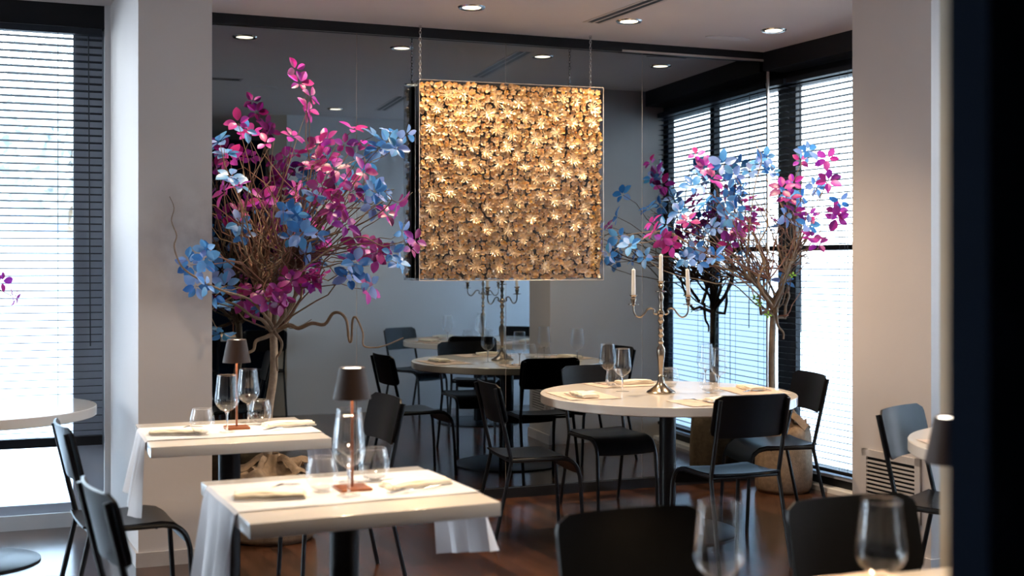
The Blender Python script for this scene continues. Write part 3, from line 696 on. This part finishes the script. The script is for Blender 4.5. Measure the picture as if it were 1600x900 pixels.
def candelabra_with_candles(c, rz, where, proto=None):
    lb = 'tall nickel candelabra with three candles '+where
    t = make_candelabra(lb, (c[0], c[1], Z), rz) if proto is None else dup(proto, (c[0], c[1], Z), rz, lb)
    for s, nm, z0, h in ((-1, 'left', .527, .145), (0, 'middle', .601, .150), (1, 'right', .527, .145)):
        p = Vector((c[0], c[1]))+rotz(Vector((s*.148, 0)), rz)
        o = MB().lathe([(.0005, 0), (.0115, 0), (.0100, h-.006), (.006, h-.001), (.0005, h)], 16).tube([(0, 0, h-.001), (.001, 0, h+.007)], .0008, 5).build('candle', M['wax'])
        o.location = (p.x, p.y, Z+z0); o.rotation_euler = (0, math.radians(-2.5 if s > 0 else 0), 0)
        tag(o, 'ivory taper candle in the %s cup of the candelabra %s' % (nm, where), 'candle', 'ivory taper candles')
    return t
cb = candelabra_with_candles((.806, 6.65), -.05, 'on the round window table')
candelabra_with_candles((2.2, 4.86), .4, 'on the bay table, mirrored', cb)

# ------------------------------------------------------------------ gold artwork
PA = Vector((-.551, 7.30)); PB = Vector((.537, 7.64)); pd = (PB-PA).normalized(); pw_ = (PB-PA).length; pc = (PA+PB)/2; pr = math.atan2(pd.y, pd.x)
zb, zt = 1.362, 2.525; H = zt-zb
art = thing('flower_artwork', 'square artwork of massed gilded flowers in a clear case, hung on chains', 'artwork', (pc.x, pc.y, zb), pr)
hw = pw_/2
MB().box((-hw, .0, .0), (hw, .045, H)).build('black_tray', M['black'], art, False)
b = MB(); ax = hw+.012; y0, y1 = -.055, .055; th = .003
b.box((-ax, y0, -.012), (ax, y0+th, H+.012)); b.box((-ax-th, y0, -.012), (-ax, y1, H+.012)); b.box((ax, y0, -.012), (ax+th, y1, H+.012)); b.box((-ax, y0+th, H+.009), (ax, y1, H+.012)); b.box((-ax, y0+th, -.012), (ax, y1, -.009))
b.build('clear_case', M['acrylic'], art, False)
b = MB()
for x in (-ax, ax):
    for yy in (y0, y1):
        b.tube([(x, yy, -.012), (x, yy, H+.012)], .0014, 4)
for z in (-.012, H+.012):
    for yy in (y0, y1): b.tube([(-ax, yy, z), (ax, yy, z)], .0014, 4)
b.build('case_edge', M['seam'], art, False)
random.seed(21)
def petal(m, c, a, L, w, lift, cup, tilt=0, twist=0, n=4):
    ca, sa = math.cos(a), math.sin(a); vs = []
    for i in range(n+1):
        u = i/n; r = L*(.08+.92*u); ww = w*math.sin(PI*min(1, .12+.80*u))**.7; y = -(lift+cup*u*u*L)
        for q in (-1, 0, 1):
            px = r*ca-q*ww*sa; pz = r*sa+q*ww*ca
            vs.append((c[0]+px, c[1]+y-(.35*ww if q == 0 else 0)*-1+px*twist, c[2]+pz))
    fs = []
    for i in range(n):
        for q in (0, 1): fs.append((3*i+q, 3*i+q+1, 3*i+q+4, 3*i+q+3))
    m.add(vs, fs)
bed = MB(); step = .0285; nx = int((pw_-.01)/step); nz = int((H-.01)/step)
for i in range(nx+1):
    for j in range(nz+1):
        x = -hw+.012+(pw_-.024)*i/nx+random.uniform(-.008, .008); z = .012+(H-.024)*j/nz+random.uniform(-.008, .008)
        R = random.uniform(.013, .020); n = random.choice((5, 5, 6)); a0 = random.random()*6; y = -random.uniform(.004, .026); tw = random.uniform(-.9, .9)
        for k in range(n): petal(bed, (x, y, z), a0+2*PI*k/n, R, R*.55, .002, random.uniform(.7, 1.6), twist=tw, n=3)
        bed.lathe([(.0045, 0), (.003, .003), (.0003, .004)], 6, (x, y, z))
o = bed.build('blossoms', M['gold'], art); o['kind'] = 'stuff'
pts = []
tries = 0
while len(pts) < 98 and tries < 9000:
    tries += 1
    p = (random.uniform(-hw+.05, hw-.05), random.uniform(.05, H-.05))
    if all((p[0]-q[0])**2+(p[1]-q[1])**2 > .0066 for q in pts): pts.append(p)
smesh = []
for v in range(4):
    m = MB(); n = (14, 12, 15, 11)[v]; R = (.047, .040, .044, .037)[v]
    for k in range(n): petal(m, (0, 0, 0), 2*PI*k/n+random.uniform(-.12, .12), R*random.uniform(.8, 1.05), .0031, .004, random.uniform(.15, .5), n=4)
    for k in range(6): petal(m, (0, -.004, 0), 2*PI*k/6+.2, R*.3, .0025, .006, 1.2, n=2)
    smesh.append(m)
first = {}
for k, (x, z) in enumerate(pts):
    v = k % 4
    if v not in first:
        o = smesh[v].build('star_flower', M['goldstar'], art); first[v] = o
    else:
        o = first[v].copy(); C.objects.link(o); o.parent = art
    o.location = (x, -.034, z); o.rotation_euler = (random.uniform(-.25, .25), random.random()*6, random.uniform(-.25, .25))
for sx in (-hw+.01, hw-.045):
    b = MB(); z = H+.012; k = 0; top = CEIL-zb-.012
    while z < top:
        vs = []
        for q in range(13):
            a = 2*PI*q/12; dx = .0062*math.cos(a); dz = .012*math.sin(a)
            vs.append((sx+(dx if k % 2 else 0), .02+(0 if k % 2 else dx), z+.012+dz))
        b.tube(vs, .0021, 5, False); z += .0185; k += 1
    b.build('chain', M['steel'], art)
    MB().tube(arc([(sx, .02, top+.02), (sx, .02, top+.004), (sx+.006, .02, top-.006), (sx, .02, top-.014), (sx-.006, .02, top-.006)], 4), .0016, 6).build('hook', M['steel'], art)

# ------------------------------------------------------------------ decorative trees
def leaflet(m, b, d, nrm, L, w):
    d = d.normalized(); s = d.cross(nrm).normalized(); nn = s.cross(d).normalized()
    pr_ = ((0, .06), (.12, .42), (.32, .86), (.55, 1.0), (.78, .72), (.92, .34), (1, .02)); vs = []
    fold = random.uniform(.15, .4); bend = random.uniform(.05, .35)
    for u, k in pr_:
        c = b+d*(L*u)-nn*(bend*L*u*u)
        wob = 1+.06*math.sin(u*20)
        vs += [c-s*w*k*wob+nn*fold*w*k, c, c+s*w*k*wob+nn*fold*w*k]
    m.add(vs, [(3*i+q, 3*i+q+1, 3*i+q+4, 3*i+q+3) for i in range(len(pr_)-1) for q in (0, 1)])
def cluster(m, c, ax, size, n=5, stem=None):
    ax = ax.normalized(); o = ax.orthogonal().normalized(); q = ax.cross(o); ph = random.random()*6
    for k in range(n):
        a = ph+2*PI*k/n+random.uniform(-.25, .25); r = o*math.cos(a)+q*math.sin(a)
        d = (r+ax*random.uniform(.05, .55)).normalized(); L = size*random.uniform(.75, 1.1)
        leaflet(m, c+d*size*.18, d, ax, L, L*random.uniform(.30, .38))
def curvy(a, b, sag, n=7, jit=.02):
    pts = []
    off = Vector((random.gauss(0, 1), random.gauss(0, 1), random.gauss(0, 1)))*jit
    for i in range(n+1):
        t = i/n; p = a.lerp(b, t)+Vector((0, 0, sag))*math.sin(PI*t)+off*math.sin(PI*t)
        if 0 < i < n: p += Vector((random.gauss(0, 1), random.gauss(0, 1), random.gauss(0, 1)))*jit*.22
        pts.append(p)
    return pts
def deco_tree(name, label, base, trunk, fork, clusters, depth, spread, seed, size, twigs, twigh, extra, xr=(0, 0), dbl=.4):
    random.seed(seed)
    t = thing(name, label, 'tree', base, 0, 'artificial trees with blue and magenta leaves')
    B = Vector(base); loc = lambda p: Vector(p)-B
    def safe(p):          # keep in front of the mirror and inside the window plane
        p = Vector(p); v = Vector((p.x, p.y))
        k = (v-Cn).dot(N)
        if k > -.05: v -= N*(k+.05)
        k = (v-W0).dot(WN)
        if k > -.06: v -= WN*(k+.06)
        return Vector((v.x, v.y, p.z))
    MB().tube(arc([loc(p) for p in trunk], 5), [.026-.006*i/(5*(len(trunk)-1)) for i in range(5*(len(trunk)-1)+1)], 12).build('trunk', M['bark'], t)
    fk_ = Vector(fork); bl, mg, br, tw = MB(), MB(), MB(), MB()
    hubs = []
    for k in range(9):
        a = 2*PI*k/9+random.random()*.5; r = random.uniform(.08, .2)*spread
        h = fk_+Vector((math.cos(a)*r, math.sin(a)*r*.8, random.uniform(.14, .42)*spread)); h = safe(h); hubs.append(h)
        pp = curvy(fk_+Vector((0, 0, -.02)), h, .0, 6, .045); br.tube([loc(p) for p in pp], [.013-.007*i/6 for i in range(7)], 7)
    for (px, py, kind, dd) in clusters:
        c = safe(at(px, py, depth+dd+random.uniform(-.1, .1)*spread))
        h = min(hubs, key=lambda q: (q-c).length+random.random()*.25)
        pp = [safe(p) for p in curvy(h, c, random.uniform(-.02, .08), 7, .05)]
        (tw if random.random() < .6 else br).tube([loc(p) for p in pp], [.0048-.0032*i/7 for i in range(8)], 6)
        view = (Vector((0, 0, EYE))-c).normalized()
        ax = ((c-fk_).normalized()*.5+view*random.uniform(.3, 1.1)+Vector((random.gauss(0, 1), random.gauss(0, 1), random.gauss(0, 1)))*.4)
        m = bl if kind == 'B' else mg
        sz = size*(depth+dd)/depth*random.uniform(.85, 1.12)
        cluster(m, loc(c), ax, sz, random.choice((5, 5, 6)))
        if random.random() < dbl:
            c2 = safe(c+Vector((random.gauss(0, 1), random.gauss(0, 1), random.gauss(0, 1)))*.05)
            cluster(bl if (kind == 'B') != (random.random() < .12) else mg, loc(c2), ax+Vector((random.gauss(0, 1), 0, random.gauss(0, 1)))*.5, sz*.85, random.choice((4, 5)))
    for _ in range(twigs):
        a = random.random()*2*PI; r = random.uniform(.15, .62)*spread; h = random.uniform(.25, twigh)
        e_ = safe(fk_+Vector((math.cos(a)*r+random.uniform(*xr), math.sin(a)*r*.8, h)))
        st = random.choice(hubs+[fk_, fk_])
        pp = [safe(p) for p in curvy(st, e_, random.uniform(-.05, .05), 8, .07)]
        (tw if random.random() < .55 else br).tube([loc(p) for p in pp], [.0052-.004*i/8 for i in range(9)], 5)
    for path, r0, r1 in extra:
        P = arc([loc(p) for p in path], 4); n = len(P)-1; br.tube(P, [r0+(r1-r0)*i/n for i in range(n+1)], 8)
    if seed == 17:
        for px, py in ((1181, 466), (1186, 474), (1200, 492), (1238, 430)):
            gb_ = MB(); c = safe(at(px, py, depth-.15)); cluster(gb_, loc(c), Vector((0, -1, .6)), .024, 4); gb_.build('green_bud', M['green'], t)
    br.build('pale_branches', M['branch'], t); tw.build('red_twigs', M['twig'], t)
    bl.build('blue_leaves', M['blue'], t); mg.build('magenta_leaves', M['magenta'], t)
    return t
def sack(label, x, y, r, h, seed, slump):
    random.seed(seed); n = 40; P = []
    prof = [(.02, .004), (r*.92, .004), (r, .03), (r*1.03, h*.3), (r*1.01, h*.6), (r*.97, h*.85), (r*.90, h*.97), (r*.70, h), (r*.45, h*.97), (.05, h*1.02+.06*slump), (.034, h*1.10+.10*slump)]
    ph = [random.random()*6 for _ in range(4)]
    for k, (rr, z) in enumerate(prof):
        row = []
        for j in range(n+1):
            a = 2*PI*(j % n)/n; f = 1+(.035*math.sin(3*a+ph[0]+k*.4)+.03*math.sin(7*a+ph[1]+k*.7)+.018*math.sin(13*a+ph[2]))*(1 if 1 < k < 10 else .2)
            zz = z+(.02*math.sin(4*a+ph[3])+.012*math.sin(9*a))*(1 if 4 < k < 10 else 0)
            row.append((rr*f*math.cos(a), rr*f*math.sin(a), zz))
        P.append(row)
    t = thing('burlap_sack', label, 'planter', (x, y, 0), 0, 'burlap-wrapped tree bases')
    MB().sheet(P, .003).build('wrapped_burlap', M['burlap'], t, ang=70)
    b = MB()
    for k in range(6):
        a0 = k*1.05+random.uniform(-.4, .4); Q = []; ln = random.uniform(.55, 1.12); wv = random.random()*6; wd = random.uniform(.12, .3); lift = random.uniform(.0, .03)
        for i in range(8):
            u = i/7; rr = .03+r*ln*u; am = a0+.25*math.sin(u*4+wv)*u
            zz = h*1.03+.08*slump*(1-u)**2-.07*max(0, rr/r-.75)+lift*math.sin(u*7+wv)+.012
            Q.append([(rr*math.cos(am+q*wd*.5), rr*math.sin(am+q*wd*.5), zz+(.022*(1-.25*q*q)-.004*abs(q))) for q in (-2, -1, 0, 1, 2)])
        b.sheet(Q, .003)
    b.build('gathered_folds', M['burlap'], t, ang=70)
    return t
CL = [(468,130,'M',0),(485,152,'M',0),(480,172,'M',0),(372,192,'M',0),(394,210,'M',.1),(456,214,'M',-.1),(498,226,'M',0),(552,203,'M',-.1),(538,226,'M',0),(512,246,'M',0),(522,264,'M',-.1),(490,262,'M',.1),(545,282,'M',0),
 (567,268,'M',-.2),(500,290,'M',-.2),(480,310,'M',0),(516,306,'M',-.1),(520,330,'M',-.2),(530,322,'M',-.2),(560,382,'M',-.2),(592,393,'M',-.3),(620,318,'M',-.1),(603,334,'M',-.1),(648,376,'M',-.35),(588,402,'M',-.2),(455,440,'M',-.2),
 (474,425,'M',-.2),(445,462,'M',-.3),(500,430,'M',0),(418,470,'M',-.3),(380,466,'M',-.2),(402,486,'M',-.2),(573,452,'M',-.1),(488,442,'M',-.1),(352,300,'M',.2),(372,332,'M',.3),(412,312,'M',.3),(540,352,'M',-.1),(506,374,'M',0),(480,352,'M',.2),
 (528,298,'M',-.2),(552,300,'M',0),(508,272,'M',0),(360,250,'M',.2),(435,455,'M',-.3),(395,455,'M',-.2),(550,395,'M',0),(462,300,'M',.2),(500,395,'M',.1),(576,388,'M',0),
 (343,222,'B',-.1),(354,242,'B',-.1),(360,276,'B',-.2),(372,290,'B',-.2),(583,213,'B',-.1),(606,222,'B',-.1),(592,232,'B',0),(618,232,'B',-.1),(374,350,'B',-.1),(381,368,'B',-.1),(450,330,'B',-.3),(462,336,'B',-.3),(455,372,'B',-.3),(470,366,'B',-.3),
 (477,398,'B',-.2),(298,414,'B',-.74),(320,404,'B',-.70),(306,447,'B',-.72),(346,422,'B',-.3),(352,446,'B',-.3),(336,462,'B',-.45),(323,388,'B',-.72),(556,410,'B',-.2),(546,434,'B',-.2),(541,404,'B',-.2),(572,304,'B',0),
 (582,320,'B',-.1),(612,396,'B',-.2),(628,362,'B',-.2),(540,288,'B',.1),(571,252,'B',0),(622,412,'B',-.1),(347,520,'B',.2),(360,480,'B',-.1),(600,300,'B',-.1),(585,300,'B',-.1),(478,380,'B',0)]
dL = 6.50
xl = lambda p, d: at(p[0], p[1], d)
hazel = [(433,517),(452,508),(467,513),(487,505),(507,507),(520,490),(533,490),(542,503),(545,530),(549,532),(551,500),(557,497),(567,520),(568,540),(587,543),(607,538),(630,528)]
exL = [([xl(p, 6.42-.012*i) for i, p in enumerate(hazel)], .011, .003),
 ([xl(p, 6.40-.02*i) for i, p in enumerate([(425,522),(415,527),(400,533),(396,547),(383,552)])], .012, .007),
 ([xl(p, 6.40-.05*i) for i, p in enumerate([(424,518),(410,500),(395,495),(372,478),(350,470)])], .012, .005),
 ([xl(p, 6.38) for p in [(430,520),(440,535),(438,550),(432,560),(434,580)]], .009, .004),
 ([xl(p, 6.40) for p in [(428,515),(418,495),(420,470),(436,455),(428,430)]], .012, .006),
 ([xl(p, 6.36) for p in [(430,512),(446,490),(440,470),(452,452)]], .010, .005),
 ([xl(p, (6.3, 6.1, 5.93, 5.80, 5.74, 5.74, 5.74, 5.74, 5.74, 5.74, 5.74)[i]) for i, p in enumerate([(420,500),(390,468),(350,455),(318,440),(292,424),(280,410),(272,385),(276,368),(268,345),(272,325),(265,307)])], .007, .0016),
 ([xl(p, 6.35) for p in [(470,380),(540,360),(590,335),(612,312),(600,300),(616,296)]], .005, .0015),
 ([xl(p, 6.35) for p in [(500,400),(560,345),(575,330),(590,320),(608,312),(625,316),(645,300)]], .004, .0012),
 ([xl(p, 6.2) for p in [(440,450),(500,400),(560,370),(600,385),(640,372)]], .005, .0015)]
tb = at(418, 712, 6.50); fkL = at(427, 516, 6.50)
deco_tree('decorative_tree', 'bushy tree with magenta and blue leaves left of the gold artwork', (tb.x, tb.y, 0),
          [(tb.x, tb.y, .30), tuple(at(418, 690, 6.5)), tuple(at(420, 640, 6.5)), tuple(at(428, 580, 6.5)), tuple(at(427, 516, 6.5))], fkL, CL, dL, 1.0, 7, .072, 60, 1.05, exL, (-.1, .12))
sack('burlap-wrapped base of the left-hand tree behind the square tables', tb.x+.03, tb.y, .22, .36, 3, .5)
CR = [(1256,242,'B',0),(1262,236,'B',-.1),(1186,256,'B',0),(1196,246,'B',0),(1172,268,'B',.1),(1230,302,'B',-.1),(1252,312,'B',-.1),(1226,336,'B',-.2),(1240,352,'B',-.2),(1262,352,'B',-.2),(1294,292,'B',0),(1214,356,'B',-.1),(1205,270,'B',0),
 (1226,440,'B',-.1),(1222,296,'M',-.2),(1232,310,'M',-.2),(1240,286,'M',-.2),(1310,284,'M',-.1),(1312,330,'M',-.1),(1322,340,'M',-.1),(1240,332,'M',-.2),(1266,338,'M',-.2),(1268,372,'M',-.2),(1278,382,'M',-.2),(1156,358,'M',-.1),(1212,346,'M',-.1),(1330,250,'M',0),
 (1082,292,'B',-.3),(1104,318,'B',-.3),(1062,332,'B',-.35),(1040,352,'B',-.4),(1112,356,'B',-.3),(1086,388,'B',-.4),(1118,402,'B',-.3),(1072,404,'B',-.4),(1160,300,'B',-.1),(1132,312,'B',-.2),(1090,410,'B',-.4),(1095,270,'B',-.2),
 (968,370,'B',-.3),(985,384,'B',-.3),(952,398,'B',-.3),(1008,402,'B',-.4),(1035,372,'M',-.45),(1050,384,'M',-.4),(1022,364,'M',-.45),(1076,346,'M',-.4),(1112,280,'M',-.2),(1102,262,'M',-.2),(1152,366,'M',-.2),(1168,350,'M',-.1),(1140,380,'M',-.2),
 (1130,256,'B',-.1),(1148,276,'B',-.1),(1150,330,'B',-.1),(1178,330,'M',0),(1135,340,'B',-.2),(1160,400,'B',-.1)]
dR = 7.90
tr_ = at(1217, 700, 7.88); fkR = at(1208, 490, 7.88)
exR = [([at(p[0], p[1], 7.8) for p in [(1212,480),(1214,500),(1216,510),(1224,520),(1224,530)]], .010, .006),
 ([at(p[0], p[1], 7.78-.03*i) for i, p in enumerate([(1206,478),(1190,455),(1175,440),(1160,420),(1150,400)])], .012, .005),
 ([at(p[0], p[1], 7.8) for p in [(1207,480),(1220,455),(1228,430),(1236,410),(1246,390)]], .012, .005),
 ([at(p[0], p[1], 7.7) for p in [(1200,470),(1185,440),(1195,410),(1185,385),(1200,350),(1190,320)]], .008, .003),
 ([at(p[0], p[1], 7.8) for p in [(1215,460),(1225,420),(1250,360),(1290,290),(1310,240),(1322,205)]], .005, .0015),
 ([at(p[0], p[1], 7.75) for p in [(1200,460),(1168,420),(1178,300),(1190,250),(1182,225),(1194,210)]], .005, .0015),
 ([at(p[0], p[1], 7.6) for p in [(1195,470),(1150,430),(1095,395),(1040,360),(1000,375),(960,372)]], .005, .0016)]
deco_tree('decorative_tree', 'tree with blue and magenta leaves in the window corner', (tr_.x, tr_.y, 0),
          [(tr_.x, tr_.y, .30), tuple(at(1214, 660, 7.88)), tuple(at(1207, 620, 7.88)), tuple(at(1206, 560, 7.88)), tuple(at(1208, 490, 7.88))], fkR, CR, dR, .95, 17, .074, 46, .85, exR, dbl=.15)
sack('burlap sack at the foot of the tree in the window corner', tr_.x+.02, tr_.y-.02, .175, .42, 8, 1.0)
# third tree, out of frame at left: one leafy twig reaches into view
tq = Vector((-3.45, 5.72, 0))
CQ = [(18,462,'M',-.1),(2,440,'M',-.1),(-60,430,'M',0),(-120,400,'B',0),(-160,350,'M',0),(-220,320,'B',0),(-200,420,'B',0),(-260,380,'M',0),(-300,340,'B',0),(-140,300,'M',0)]
deco_tree('decorative_tree', 'tree beyond the left frame edge, a leafy twig before the left window', tuple(tq), [(tq.x, tq.y, .3), (tq.x+.02, tq.y, .7), (tq.x, tq.y, 1.1)], (tq.x, tq.y, 1.1), CQ, 5.9, .7, 31, .05, 12, .7, [([Vector((tq.x, tq.y, 1.1)), at(-160, 440, 5.8), at(-60, 430, 5.85), at(18, 462, 5.85)], .006, .002)])
sack('burlap sack under the tree beyond the left frame edge', tq.x, tq.y, .175, .42, 9, 1.0)
